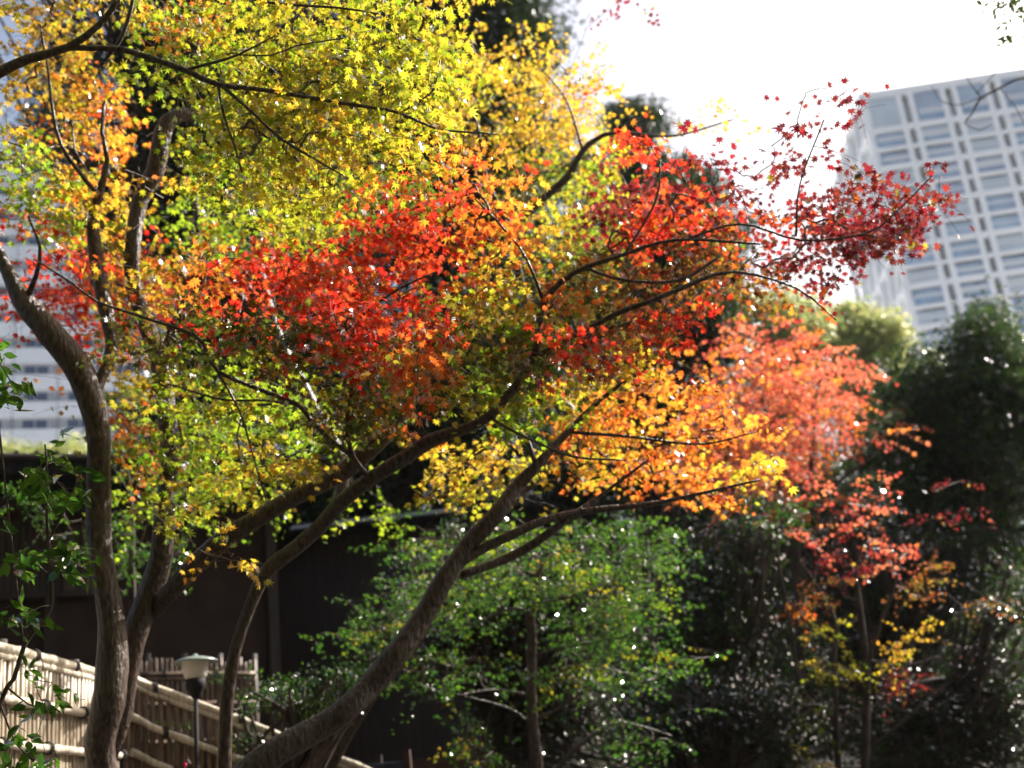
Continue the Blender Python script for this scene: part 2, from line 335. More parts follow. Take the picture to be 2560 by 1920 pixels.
# ------------------------------------------------------------------ far buildings
def hotel():
    c = at(215, 1110, 128); th = math.radians(17)
    ax = np.array([math.cos(th), math.sin(th), 0]); n = np.array([math.sin(th), -math.cos(th), 0]); up = np.array([0, 0, 1.])
    fh = 3.25; bay = 4.75; nf = 24; nb = 4
    org = c+ax*(bay*1.35); org[2] = .6                      # right hand corner at ground
    # floors: white band alternating with a window strip
    k0 = (c[2]-.6) % fh
    b = empty('hotel_tower', org, 'tall white panelled tower with bands of blue windows behind the leftmost maple', 'building')
    def pt(s, o, z): return org+ax*(-s)+n*o+up*z
    W = bay*nb; H = nf*fh+k0
    MB().box(pt(W/2, -8.25, H/2), (W, 15.9, H), ax, None, up).build('wall', M['whitepanel'], b)
    WIN = []; band = MB(); jt = MB(); fr = MB(); gl = MB(); lin = MB()
    for f in range(nf):
        z = k0+(f-1)*fh+fh
        band_h = 1.78
        for i in range(nb):
            band.box(pt(bay*(i+.5), -.05, z+band_h/2), (bay-.09, .5, band_h), ax, None, up)
            s0 = bay*i
            for (a, w) in ((1.45, 2.5),):
                fr.box(pt(s0+bay*.52, -.26, z+band_h+.68), (bay-.3, .10, 1.3), ax, None, up)
                WIN.append(pt(s0+bay*.52-.1, -.20, z+band_h+.64))
                lin.box(pt(s0+bay*.52-.1, -.15, z+band_h+.64), (.08, .06, 1.15), ax, None, up)
        lin.box(pt(W/2, .01, z+band_h+.04), (W, .5, .08), ax, None, up)
    for i in range(nb+1): jt.box(pt(min(W-.05, max(.05, bay*i)), -.2, H/2), (.07, .5, H), ax, None, up)
    band.build('facade_band', M['whitepanel'], b); fr.build('window_frame', M['frame'], b)
    for w in WIN: MB().box(w, (2.55, .08, 1.15), ax, None, up).build('window', M['glass'], b)
    jt.build('panel_joint', M['joint'], b); lin.build('window_sill', M['slab'], b)
hotel()
def office():
    c = at(2146, 238, 175); th = math.radians(-5)
    ax = np.array([math.cos(th), math.sin(th), 0]); n = np.array([math.sin(th), -math.cos(th), 0]); up = np.array([0, 0, 1.])
    top = c[2]; sc_ = c[1]/FPX*1.06
    bay = 7.1; mh = 7.0; nb = 5
    b = empty('office_tower', (c[0], c[1], .6), 'pale high rise with a white concrete lattice over large windows behind the trees', 'building')
    org = np.array([c[0], c[1], 0])
    def pt(s, o, z): return org+ax*s+n*o+up*z
    W = bay*nb; D = 34
    MB().box(pt(W/2+.5, -D/2-.4, (top-2)/2+.3), (W-2, D-2, top-2), ax, None, up).build('wall', M['slab'], b)
    lat = MB(); mid = MB(); det = MB(); bl = MB()
    for i in range(nb+1):
        for o in ((-.95, .95) if i else (.5,)):
            lat.box(pt(bay*i+o, 0, top/2), (.85, .7, top), ax, None, up)
    rows = int(top/mh)
    for k in range(rows+1):
        z = top-.6-k*mh if k == 0 else top-.6-6.6-(k-1)*mh
        if z < 1: break
        lat.box(pt(W/2+.3, -.06, z), (W+.9, .76, 1.2 if k == 0 else .95), ax, None, up)
        if k: mid.box(pt(W/2, .0, z-mh*.52), (W, .6, .6), ax, None, up)
        for i in range(nb):      # blinds and ceiling lights seen inside
            if k == 0:
                MB().box(pt(bay*(i+.5)+.15, -.90, z-3.4), (bay-2.4, 2.1, 5.2), ax, None, up).build('window', M['glass3' if i == 0 else 'glass2'], b)
                det = MB()
                for q in range(5 if i else 0): det.box(pt(bay*(i+.5)+.15, .17, z-1.5-q*.75), (bay-2.9, .05, .13), ax, None, up)
                for q in range(5 if i else 0): det.box(pt(bay*(i+.5)-1.3+q*.8, .17, z-4.3), (.6, .04, .9), ax, None, up)
                if i: det.build('louvre', M['slab'], b)
    for i in range(nb):
        for k in range(1, rows):
            for h_ in (0, 1):
                z = top-.6-6.6-(k-1)*mh-.9-h_*mh*.52
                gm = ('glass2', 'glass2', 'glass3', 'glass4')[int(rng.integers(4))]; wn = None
                if k < 10: wn = MB().box(pt(bay*(i+.5)+.15, -.90, z-1.35), (bay-2.4, 2.1, 2.75), ax, None, up).build('window', M[gm], b)
                if wn is not None:
                    bl = MB().box(pt(bay*(i+.5)+.15, .15, z-.9), (bay-2.5, .03, rng.uniform(.2, 1.3)), ax, None, up)
                    for q in range(1, 6): bl.box(pt(bay*i+1.9+q*.66, .18, z-1.35), (.07, .05, 2.6), ax, None, up)
                    bl.build('mullion', M['slab'], wn)
    # left flank: columns and braces receding
    for j in range(1, 6):
        lat.box(pt(.05, -j*6.4, (top-.0)/2), (1.0, .8, top), ax, None, up)
    for k in range(rows):
        z = top-.6-k*mh
        lat.box(pt(.1, -D/2, z), (.8, D-1, .8), ax, None, up)
        for j in range(0, 5, 2):
            p = pt(.3, -j*6.4-.3, z); q = pt(.3, -(j+1)*6.4, z-mh); lat.tube([p, q], .28, 6)
    lat.build('lattice_frame', M['concrete'], b); mid.build('spandrel', M['concrete'], b)
    MB().box(pt(W/2+.3, -D/2, top+.15), (W-.5, D-.5, .5), ax, None, up).build('roof', M['concrete'], b)
office()
# ------------------------------------------------------------------ dark timber house
def house():
    up = np.array([0, 0, 1.]); th = math.radians(24)
    ax = np.array([math.cos(th), math.sin(th), 0]); n = np.array([math.sin(th), -math.cos(th), 0])
    o = at(690, 1500, 17.0); o[2] = 0      # right hand corner of the wall
    b = empty('timber_house', (o[0], o[1], .6), 'dark brown single storey house with tiled roof in the shade behind the bamboo fence', 'house')
    def pt(s, off, z): return np.array([o[0], o[1], 0])-ax*s+n*off+up*z
    zt = at(690, 1240, 17)[2]; W = 11
    MB().box(pt(W/2, -3, zt/2), (W, 6, zt), ax, None, up).build('wall', M['woodwall'], b)
    m = MB()
    for s in (.06, 3.0, 6.1, 9.2): m.box(pt(s, .04, zt/2), (.14, .14, zt), ax, None, up)
    m.box(pt(W/2, .05, zt-.12), (W, .16, .2), ax, None, up)
    m.build('post', M['darkwood'], b)
    def rect(px0, px1, py0, py1):
        # pixels to wall coordinates
        def hit(px, py):
            v = Fv+Rv*((px-1280)/FPX)+Uv*((960-py)/FPX); q = np.array([o[0], o[1], 0]); t = np.dot(q-CAM, n)/np.dot(v, n); w = CAM+v*t
            return -np.dot(w-q, ax), w[2]
        a, b_ = hit(px0, (py0+py1)/2), hit(px1, (py0+py1)/2); c, d = hit((px0+px1)/2, py0), hit((px0+px1)/2, py1)
        return a[0], b_[0], c[1], d[1]
    s0, s1, z1, z0 = rect(-40, 150, 1312, 1492)
    w = MB().box(pt((s0+s1)/2, .03, (z0+z1)/2), (abs(s0-s1), .06, z1-z0), ax, None, up).build('window', M['shutter'], b)
    f = MB()
    for z in (z0, z1): f.box(pt((s0+s1)/2, .06, z), (abs(s0-s1)+.8, .12, .08), ax, None, up)
    for s in np.linspace(s1, s0, 12): f.box(pt(s, .055, (z0+z1)/2), (.03, .08, z1-z0-.09), ax, None, up)
    f.build('window_frame', M['darkwood'], w)
    s0, s1, z1, z0 = rect(160, 240, 1316, 1488)
    w = MB().box(pt((s0+s1)/2, .03, (z0+z1)/2), (abs(s0-s1), .06, z1-z0), ax, None, up).build('window', M['shutter'], b)
    MB().box(pt((s0+s1)/2, .07, (z0+z1)/2), (.04, .06, z1-z0), ax, None, up).build('window_frame', M['darkwood'], w)
    r = MB(); ze = zt+.02
    r.box(pt(W/2, -3, ze+.1), (W+1.2, 8.2, .2), ax, None, up)
    hp = [pt(-.9, 1.3, ze+.2), pt(W+.9, 1.3, ze+.2), pt(W+.9, -7.3, ze+.2), pt(-.9, -7.3, ze+.2), pt(.4, -3, ze+1.1), pt(W-.4, -3, ze+1.1)]
    r.add(hp, quads=[(0, 1, 5, 4), (2, 3, 4, 5)], tris=[(1, 2, 5), (3, 0, 4)])
    for s in np.linspace(.4, W-.4, 44): r.tube([pt(s, 1.28, ze+.22), pt(s, -2.9, ze+1.12)], .035, 6)
    r.build('roof', M['tile'], b)
    MB().tube([pt(-.9, 1.42, ze+.12), pt(W+.9, 1.42, ze+.12)], .05, 8).build('gutter', M['darkwood'], b)
    # recessed wing
    b2 = empty('garden_shed', at(900, 1700, 21)*[1, 1, 0]+[0, 0, .6], 'low dark shed with thin pale eave line between the house and the green maple', 'shed')
    p = at(900, 1304, 21); zt = p[2]
    MB().box((p[0]-.6, 24, zt/2), (7.6, 5, zt-.2)).build('wall', M['darkwood'], b2)
    MB().box((p[0]-.6, 24, zt), (8.0, 6.2, .16)).build('roof', M['tile'], b2)
    MB().box((p[0]-.6, 20.86, zt-.01), (5.0, .05, .05)).build('gutter', M['slab'], b2)
    p = at(905, 1850, 15)
    b3 = empty('tin_screen', (p[0], p[1], .6), 'dark blue grey tin screen behind the leaning trunk', 'screen')
    MB().box((p[0], p[1], 1.35), (1.0, .05, 1.75)).build('panel', M['bluegrey'], b3, bevel=.01)
    for q in (.53, -.53): MB().box((p[0]+q, p[1], 1.4), (.08, .09, 1.9)).build('post', M['redwood'], b3)
    p = at(1060, 1850, 15.6)
    b4 = empty('plank_fence', (p[0], p[1], .6), 'short reddish brown plank fence in deep shade below the green maple', 'fence')
    m = MB()
    for k in range(13): m.box((p[0]+.2, p[1], .7+k*.125), (1.5, .03, .11))
    m.build('plank_panel', M['redwood'], b4)
    for q in (-.58, .98): MB().box((p[0]+q, p[1]-.05, 1.45), (.09, .07, 1.8)).build('post', M['darkwood'], b4)
house()
# ------------------------------------------------------------------ bamboo fences
def fence(path, label, rails, culm=.058, hgt=2.0, offs=(0, -.30, -.55, -.85), cr=.021, rr=.026, knots=True, jag=0, plen=1.1, pm='bamboo', rm='bamboo'):
    pts = np.array([P(*q) for q in path]); root = empty('bamboo_fence', (pts[:, 0].mean(), pts[:, 1].mean(), .7), label, 'fence')
    pan = MB(); kn = MB(); acc = 0
    side = np.array([1, 0, 0.])
    nodes = MB()
    seglen = [np.linalg.norm((b-a)[:2]) for a, b in zip(pts[:-1], pts[1:])]; total = sum(seglen)
    def along(s):
        for (a, b, l) in zip(pts[:-1], pts[1:], seglen):
            if s <= l or b is pts[-1]: return a+(b-a)*min(1, s/l), (b-a)/np.linalg.norm(b-a)
            s -= l
        return pts[-1], (pts[-1]-pts[-2])/np.linalg.norm(pts[-1]-pts[-2])
    for k in range(int(total/culm)):
        p, d = along(k*culm); n = np.array([d[1], -d[0], 0]); n /= np.linalg.norm(n)
        top = p+[0, 0, rng.uniform(-jag, jag)-.01]; r = cr*rng.uniform(.8, 1.15)
        lean = rng.normal()*.006; bot = np.array([p[0]+lean, p[1], max(.65, p[2]-hgt)])
        q = np.array([top-[0, 0, t] for t in np.linspace(0, top[2]-bot[2], 7)]); q[:, :2] += rng.normal(size=(7, 2))*.0025
        pan.tube(q, r*np.array([1, .98, 1.03, .98, 1.03, .98, 1]), 7)
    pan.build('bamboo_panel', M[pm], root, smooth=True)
    for i, o in enumerate(offs[:rails]):
        if i and o < -.7 and total > 4: S_end = total*.6
        else: S_end = total
        m = MB(); S = np.arange(0, S_end+.01, .11); Q = []; Rr = []
        for j, s in enumerate(S):
            p, d = along(s); n = np.array([d[1], -d[0], 0]); n /= np.linalg.norm(n)
            c = p+[0, 0, o]+n*(cr+rr+.004 if i else .012)+rng.normal(size=3)*.0015
            Q.append(c); Rr.append(rr*(1.15 if j % 4 == 0 else rng.uniform(.93, 1)))
        m.tube(Q, np.array(Rr)*(1.12 if i == 0 else 1), 10)
        if i == 0: m.tube(np.array(Q)+[0, 0, -.05], np.array(Rr)*.8, 8)
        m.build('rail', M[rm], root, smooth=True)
        for s in np.arange(.25, total, .62):
            p, d = along(s+.07*i); n = np.array([d[1], -d[0], 0]); n /= np.linalg.norm(n)
            c = p+[0, 0, o]+n*(cr+rr+.004 if i else .012)
            th = np.linspace(0, 2*PI, 11); R_ = rr*1.38
            kn = MB()
            for w in (-.012, 0, .012):
                kn.tube([c+d*w*1.2+R_*(math.cos(t)*n+math.sin(t)*np.array([0, 0, 1])) for t in th], .006, 5, caps=False)
            kn.tube([c+n*R_+d*.0, c+n*(R_+.012)-[0, 0, .05]+d*.02, c+n*(R_+.01)-[0, 0, .10]+d*.03], .004, 5)
            kn.build('rope_tie', M['rope'], root)
    for s in np.arange(.1, total+.2, plen):
        p, d = along(s); n = np.array([d[1], -d[0], 0]); n /= np.linalg.norm(n)
        c = p-n*.07; MB().tube([[c[0], c[1], .5], c+[0, 0, .07]], .04, 10).build('post', M['darkwood'], root, smooth=True)
    return root
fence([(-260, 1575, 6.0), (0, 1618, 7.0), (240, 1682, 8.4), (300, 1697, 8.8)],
      'pale sunlit bamboo fence with roped rails at the left edge', 4, pm='shadebamboo')
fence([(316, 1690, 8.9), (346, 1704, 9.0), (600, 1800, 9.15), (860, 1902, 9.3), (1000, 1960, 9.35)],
      'brown bamboo fence sloping down to the right behind the trunks and lamp', 4, pm='shadebrownbamboo')
fence([(352, 1648, 13.2), (500, 1647, 13.6), (650, 1648, 14.0)], 'short upright bamboo fence behind the garden lamp', 3, offs=(-.17, -.50, -.9), jag=.03, plen=.42, pm='shadebrownbamboo', rm='shadebrownbamboo')
# ------------------------------------------------------------------ lamp
def lamp():
    d = 8.6; x, y, z = P(488, 1652, d); u = d/FPX      # u: one photograph pixel at the lamp
    r = empty('garden_lamp', (x, y, ground_z(x, y)), 'garden lamp with flat cap, pale tapered shade and black post before the brown fence', 'lamp')
    def L(p, n, m, s_=32): MB().lathe((x, y, z), [(a*u, b*u) for a, b in p], s_).build(n, M[m], r, True)
    L([(.5, 18), (5, 17), (7, 12), (24, 9), (44, 4), (55, -2), (55, -5), (42, 0), (20, 4), (3, 5)], 'cap', 'capmetal')
    L([(33, 2), (33, -12), (31, -26), (27, -38), (23, -45), (21, -45), (25, -37), (29, -25), (31, -10), (31, 2)], 'lamp_shade', 'opal')
    L([(.5, -43), (24, -44), (25, -58), (23, -68), (15, -78), (11, -88), (7, -92), (.5, -92)], 'collar', 'black', 24)
    MB().tube([[x, y, ground_z(x, y)-.1], [x, y, z-90*u]], 5.5*u, 14).build('post', M['black'], r, True)
lamp()
# ------------------------------------------------------------------ foreground maples
CG = [  # 80 px cells of the photograph: leaf colour, n with shade in it (upper case = sparse)
"aAa.goyyyyyyyyA...M.............",
"aaa.ggyyyyyyyyAOA...............",
"aaao.ggyyyyyyyaaaa..............",
"aaao..yyyyyyyyayaaO..AA..MM.....",
"agao.Ogyyyayyaaaaaarra..MM......",
"ggao.ayyyyaakoorkgyrrmm.MMMMMMR.",
"Agaa.aggyyakrroooyymrrmmrmmmmM..",
"rRga..g.yykrroroaygrrmnmrmmmM...",
"rrroroorrrrorroayyknnnonmmM.....",
"rrrorarrrrrrrrayaoknnnnnmR......",
".rrokkkrkkrrrrkkgronrR...Rr.....",
"..okkkgkakggokkgkyaaO...........",
"...kayyyg.ykkyykgaaoooo.........",
"...koggkkgkyoyaagaoaaoooO.......",
"....oggyya...aaayyaooooaA.......",
"....Ayyg.....kyy.YAoaoOAA.......",
".....Gy.........YG..............",
".......a........................",
]
IG = [
"AAA.AEEEEEEEEEU...U.............",
"AAA.EEEEEEEEEEUUU...............",
"AAAA.EEEEEEEEEUUUU..............",
"AAAA..EEEEEEEEUUUUU..UU..CC.....",
"AAAA.AEEEEEEEEUUUUUCCU..CC......",
"AAAA.AEEEEEEECCCUUUCCCC.CCCCCCC.",
"AAAA.AAAEEVVCCCCCUUCCCCCCCCCCC..",
"AAAA..V.VVVCCCCCCUUCCCCCCCCCC...",
"AAAAAACCCCCCCCCCCCCCCCCCCCC.....",
"AAAAACCCCCCCCCCCCCCCCCCCCC......",
".AAACCCCCCCCCCCCCCCCCC...CC.....",
"..AACCCCCCCCCCCCCCCDD...........",
"...ACCCCC.CCCCCCCDDDDDD.........",
"...ACCCCCCCCCCDDDDDDDDDDD.......",
"....CCCCCC...DDDDDDDDDDDD.......",
"....CCCC.....DDD.DDDDDDDD.......",
".....CC..C.....DDDDDDD..........",
".......C........................",
]
DENS = 2.5
def cells(tid, depth, spread, dens=4.0, sparse=1.3, above=None):
    B = []; C = []
    for r, (a, b) in enumerate(zip(CG, IG)):
        for c, (ch, t) in enumerate(zip(a, b)):
            if t != tid or ch == '.': continue
            k = DENS*(sparse*.8 if ch.isupper() else dens)
            for _ in range(rng.poisson(k/6.0) if k > 4 else rng.poisson(k/2.5)):      # one flat layered spray
                px = (c+.5+rng.uniform(-.55, .55))*80; py = (r+.33+rng.uniform(-.5, .5))*80
                g = P(px, py, depth(px, py)-.12+abs(rng.normal())*spread*1.5); tilt = rng.normal(size=2)*.22
                for _ in range(rng.poisson(7) if k > 4 else rng.poisson(2.6)):
                    u = rng.normal(size=2)*.085*depth(px, py)/5.8
                    B.append(g+[u[0], u[1], u@tilt+rng.normal()*.014]); C.append(ch.lower())
    if above:
        n, x0, x1, y0, code = above
        for _ in range(n):
            px = rng.uniform(x0, x1); py = rng.uniform(y0, -60); g = P(px, py, depth(px, py)+rng.normal()*spread*1.6)
            for _ in range(6): B.append(g+rng.normal(size=3)*[.12, .12, .03]); C.append(code)
    return np.array(B), C
def dA(x, y): return 6.3+.5*math.sin(x*.006)+.4*math.sin(y*.01)
def dC(x, y): return 5.8+.40*math.sin(x*.004+1)+.35*math.sin(y*.013)
def dD(x, y): return 6.5+.5*math.sin(x*.005)+.3*math.sin(y*.011)
def dE(x, y): return 5.15+.25*math.sin(x*.005)+.25*math.sin(y*.012)
def dU(x, y): return 8.8+.7*math.sin(x*.006)+.4*math.sin(y*.012)
trA, skA = make_tree('maple_tree', 'multi stemmed maple with two thick trunks forking low at the left, orange and green leaves', 'tree', [
    [(262, 1960, 6.1, 38.6), (250, 1860, 6.1, 36.8), (272, 1760, 6.1, 40.5), (280, 1669, 6.15, 40.5), (278, 1552, 6.2, 33.1), (253, 1397, 6.25, 29.4), (245, 1280, 6.3, 31.3), (246, 1107, 6.3, 28.5), (236, 1029, 6.3, 33.1), (216, 970, 6.3, 34.0), (190, 912, 6.3, 35.0), (128, 834, 6.3, 33.1), (62, 757, 6.35, 27.6), (20, 680, 6.4, 16.6), (-40, 560, 6.5, 13.8)],
    [(262, 1900, 6.35, 27.6), (300, 1800, 6.35, 27.6), (318, 1680, 6.35, 28.5), (340, 1580, 6.35, 30.4), (375, 1480, 6.4, 30.4), (402, 1397, 6.4, 28.5), (411, 1280, 6.4, 25.8), (425, 1130, 6.5, 23.9), (395, 900, 6.6, 22.1), (340, 740, 6.6, 20.2), (331, 638, 6.6, 19.3), (350, 505, 6.7, 20.2), (388, 428, 6.7, 23.0), (420, 303, 6.7, 20.2), (500, 280, 6.8, 12.9), (560, 240, 6.9, 8)],
    [(385, 1540, 6.4, 14.7), (410, 1500, 6.35, 22.1), (459, 1443, 6.3, 23.9), (505, 1397, 6.3, 25.8), (564, 1346, 6.3, 24.8), (638, 1300, 6.3, 23.0), (740, 1240, 6.3, 22.1), (850, 1184, 6.3, 23.9), (915, 1130, 6.3, 23.0), (967, 1080, 6.3, 22.1), (1017, 1013, 6.3, 17.5), (1100, 935, 6.3, 11), (1169, 905, 6.3, 7), (1230, 880, 6.3, 4)],
    [(236, 985, 6.3, 16.6), (255, 940, 6.35, 13.8), (280, 870, 6.4, 15.6), (262, 760, 6.45, 18.4), (240, 640, 6.5, 18.4), (232, 540, 6.5, 13.8), (250, 480, 6.5, 10), (268, 400, 6.5, 6), (255, 330, 6.5, 5), (262, 250, 6.5, 3)],
    [(249, 490, 6.45, 7), (218, 455, 6.4, 6), (152, 361, 6.3, 5), (128, 252, 6.3, 4), (120, 175, 6.3, 3), (100, 60, 6.3, 2)],
    [(62, 757, 6.35, 10), (90, 690, 6.3, 6), (100, 620, 6.2, 4), (70, 540, 6.1, 3)],
    [(152, 361, 6.3, 3), (90, 375, 6.2, 3), (20, 355, 6.2, 2)]],
    {1: 'trunk', 2: 'branch'})
B, C = cells('A', dA, .45, 5.4, above=(70, -700, 500, -700, 'a')); grow(trA, skA, B, C, gaps=True)
trC, skC = make_tree('maple_tree', 'slender curving maple spreading long limbs of scarlet and dark red leaves across the middle', 'tree', [
    [(560, 1960, 6.0, 18.1), (562, 1880, 6.0, 17.1), (568, 1747, 6.0, 17.1), (580, 1669, 6.0, 16.1), (597, 1591, 6.0, 14.2), (626, 1513, 6.0, 15.2), (660, 1436, 6.0, 19.0), (700, 1400, 6.0, 19.9), (739, 1370, 6.0, 19.0), (801, 1315, 6.0, 19.0), (850, 1258, 5.95, 19.0), (928, 1196, 5.9, 19.0), (1005, 1149, 5.9, 19.0), (1083, 1099, 5.9, 18.1), (1161, 1072, 5.85, 14.2), (1223, 1040, 5.8, 12.3), (1300, 950, 5.8, 11), (1332, 897, 5.8, 11), (1344, 858, 5.8, 10), (1359, 757, 5.8, 9), (1433, 683, 5.75, 7), (1550, 640, 5.7, 5), (1690, 600, 5.6, 4), (1900, 610, 5.6, 3)],
    [(1332, 895, 5.8, 8), (1425, 846, 5.7, 7), (1550, 780, 5.6, 7), (1627, 753, 5.5, 6), (1710, 718, 5.5, 6), (1830, 680, 5.5, 4), (1990, 720, 5.5, 3), (2090, 800, 5.5, 2)],
    [(925, 1196, 5.9, 6), (885, 1145, 5.8, 6), (866, 1068, 5.7, 5), (877, 990, 5.6, 5), (881, 935, 5.6, 5), (870, 870, 5.6, 5), (904, 792, 5.5, 4), (998, 722, 5.5, 3), (1083, 683, 5.5, 2)],
    [(885, 1145, 5.8, 6), (817, 1091, 5.7, 6), (778, 1052, 5.6, 6), (747, 1013, 5.6, 6), (692, 990, 5.6, 6), (622, 963, 5.6, 6), (544, 928, 5.5, 5), (517, 881, 5.5, 5), (486, 838, 5.5, 5), (342, 788, 5.5, 4), (241, 753, 5.5, 3), (183, 710, 5.5, 3), (85, 648, 5.5, 2)],
    [(747, 1013, 5.6, 3), (650, 1000, 5.6, 3), (560, 1000, 5.6, 3), (420, 960, 5.6, 2)],
    [(1359, 757, 5.8, 5), (1335, 690, 5.7, 4), (1300, 620, 5.7, 3), (1230, 540, 5.7, 3), (1190, 500, 5.7, 2)],
    [(1456, 667, 5.75, 5), (1560, 700, 5.6, 4), (1700, 700, 5.6, 4), (1800, 640, 5.6, 3)],
    [(1223, 1040, 5.8, 4), (1260, 1066, 5.7, 4), (1336, 1103, 5.6, 3), (1433, 1142, 5.5, 3), (1560, 1150, 5.5, 2)],
    [(1710, 600, 5.6, 3), (1850, 560, 5.6, 3), (2000, 600, 5.6, 3), (2160, 585, 5.6, 3), (2230, 540, 5.6, 2), (2330, 440, 5.6, 2)],
    [(1100, 935, 5.8, 4), (1060, 900, 5.7, 3), (985, 920, 5.7, 3), (930, 940, 5.7, 2)],
    [(1560, 640, 5.7, 3), (1640, 500, 5.7, 3), (1650, 400, 5.7, 2)],
    [(1990, 590, 5.6, 3), (2000, 460, 5.6, 2), (2060, 300, 5.6, 2)],
    [(544, 928, 5.5, 3), (600, 1030, 5.5, 3), (630, 1130, 5.5, 2), (665, 1250, 5.5, 2)]])
B, C = cells('C', dC, .35, 4.6); grow(trC, skC, B, C, gaps=True)
trD, skD = make_tree('maple_tree', 'thick leaning maple trunk rising diagonally to a crown of amber and orange leaves', 'tree', [
    [(560, 1990, 5.8, 38.6), (661, 1900, 5.8, 36.8), (739, 1852, 5.85, 34.0), (816, 1810, 5.9, 32.2), (870, 1770, 5.9, 31.3), (928, 1712, 6.0, 31.3), (986, 1642, 6.0, 31.3), (1025, 1591, 6.05, 28.5), (1064, 1533, 6.1, 26.7), (1099, 1467, 6.1, 25.8), (1138, 1408, 6.15, 23.9), (1180, 1350, 6.2, 23.0), (1239, 1288, 6.2, 21.2), (1297, 1211, 6.3, 18.4), (1340, 1165, 6.3, 12.9), (1420, 1080, 6.4, 9), (1500, 1000, 6.4, 6), (1600, 930, 6.4, 4)],
    [(1135, 1420, 6.15, 12.9), (1161, 1400, 6.15, 12.9), (1219, 1365, 6.2, 12.0), (1278, 1338, 6.2, 12), (1356, 1303, 6.25, 11), (1458, 1279, 6.3, 9), (1620, 1261, 6.3, 7), (1700, 1245, 6.3, 5), (1900, 1200, 6.3, 3)],
    [(1150, 1440, 6.2, 11), (1280, 1390, 6.3, 12), (1355, 1345, 6.3, 11), (1412, 1302, 6.3, 9), (1500, 1240, 6.4, 5), (1620, 1150, 6.4, 3)],
    [(1340, 1165, 6.3, 7), (1300, 1080, 6.3, 5), (1200, 1130, 6.4, 3), (1120, 1180, 6.4, 2)],
    [(1420, 1080, 6.4, 5), (1560, 1090, 6.4, 4), (1750, 1110, 6.4, 3), (1890, 1080, 6.4, 2)]])
B, C = cells('D', dD, .45, 4.2); grow(trD, skD, B, C, gaps=True)
trE, skE = make_tree('maple_tree', 'overhanging maple with thin dark limbs and bright yellow green leaves at top left', 'tree', [
    [(-900, 1900, 5.2, 60), (-860, 1300, 5.1, 55), (-700, 800, 5.0, 45), (-400, 420, 4.9, 26), (-150, 255, 4.8, 18), (0, 180, 4.75, 14), (70, 147, 4.7, 12), (170, 118, 4.7, 10), (250, 60, 4.7, 8), (300, -10, 4.7, 7), (350, -120, 4.7, 5)],
    [(170, 120, 4.7, 7), (285, 122, 4.7, 8), (330, 130, 4.7, 8), (463, 175, 4.7, 8), (540, 210, 4.7, 7), (660, 225, 4.75, 6), (870, 260, 4.8, 5), (1000, 282, 4.8, 4), (1090, 322, 4.8, 3), (1240, 335, 4.8, 2)],
    [(250, 165, 4.75, 4), (285, 122, 4.72, 5), (308, 85, 4.72, 5), (328, 20, 4.72, 5), (340, -60, 4.7, 4)],
    [(545, 212, 4.7, 4), (560, 290, 4.7, 3), (585, 360, 4.7, 3), (605, 430, 4.7, 2)],
    [(555, 215, 4.7, 5), (630, 280, 4.7, 4), (700, 345, 4.7, 4), (790, 400, 4.7, 3), (860, 440, 4.7, 2)],
    [(463, 175, 4.7, 4), (540, 155, 4.7, 4), (600, 135, 4.7, 3), (690, 88, 4.7, 2)],
    [(600, 137, 4.7, 2), (680, 138, 4.7, 2), (740, 115, 4.7, 2), (860, 95, 4.7, 2)],
    [(350, -120, 4.7, 5), (520, -70, 4.7, 5), (640, 0, 4.7, 4), (850, 20, 4.7, 3), (950, 35, 4.7, 2)],
    [(1000, 282, 4.8, 3), (1080, 230, 4.8, 2), (1100, 150, 4.8, 2)]])
# unseen leaf layer added over the viewer to cut the sky light
nC = 9000; q = np.stack([rng.uniform(-10, 8, nC), rng.uniform(-5, 3.6, nC), rng.uniform(0, 1, nC)], 1)
q[:, 2] = np.maximum(4.4, 2.3+np.maximum(q[:, 1], 0)*1.05+np.maximum(0, np.abs(q[:, 0]+.5)-4)*-.25)+q[:, 2]*1.8
q = q[np.sin(q[:, 0]*2.1)+np.cos(q[:, 1]*2.7+q[:, 0]) > -1.3]; mb = MB()
leaves(mb, q, rng.normal(size=q.shape)*.5+[0, 0, 1], rng.normal(size=q.shape), rng.uniform(.08, .14, len(q)), pick(['g']*len(q)), 'clump')
mb.build('crown', M['maple'], trE)  # added sky blocker, parented here as a crown mesh
B, C = cells('E', dE, .36, 6.0, above=(230, -900, 1300, -1500, 'y')); grow(trE, skE, B, C, lsize=(.021, .036), gaps=True)
trU, skU = make_tree('maple_tree', 'amber leaved maple standing further back whose dark bough reaches against the sky', 'tree', [
    [(780, 1990, 9.2, 22), (900, 1775, 9.2, 20), (1040, 1600, 9.1, 18), (1140, 1420, 9.1, 17), (1260, 1270, 9.0, 17), (1380, 1150, 9.0, 17), (1433, 1040, 8.9, 17), (1394, 1005, 8.9, 15), (1371, 959, 8.9, 13), (1345, 850, 8.8, 12), (1300, 700, 8.8, 11), (1290, 580, 8.8, 10), (1344, 510, 8.8, 10), (1418, 443, 8.8, 10), (1457, 377, 8.8, 8), (1488, 350, 8.8, 7), (1542, 330, 8.8, 5), (1680, 340, 8.8, 3), (1830, 300, 8.8, 2)],
    [(1300, 600, 8.8, 8), (1220, 460, 8.7, 6), (1190, 300, 8.7, 3), (1130, 200, 8.7, 2), (1100, 120, 8.7, 1)],
    [(1457, 377, 8.8, 4), (1420, 260, 8.8, 3), (1370, 190, 8.8, 2), (1330, 150, 8.8, 1)],
    [(1300, 620, 8.8, 5), (1440, 580, 8.6, 3), (1520, 500, 8.6, 2)]])
B, C = cells('U', dU, .6, 7.5, above=(60, 700, 1150, -500, 'a')); grow(trU, skU, B, C, 'maple5', (.026, .040), (.2, .34), (8, 14))
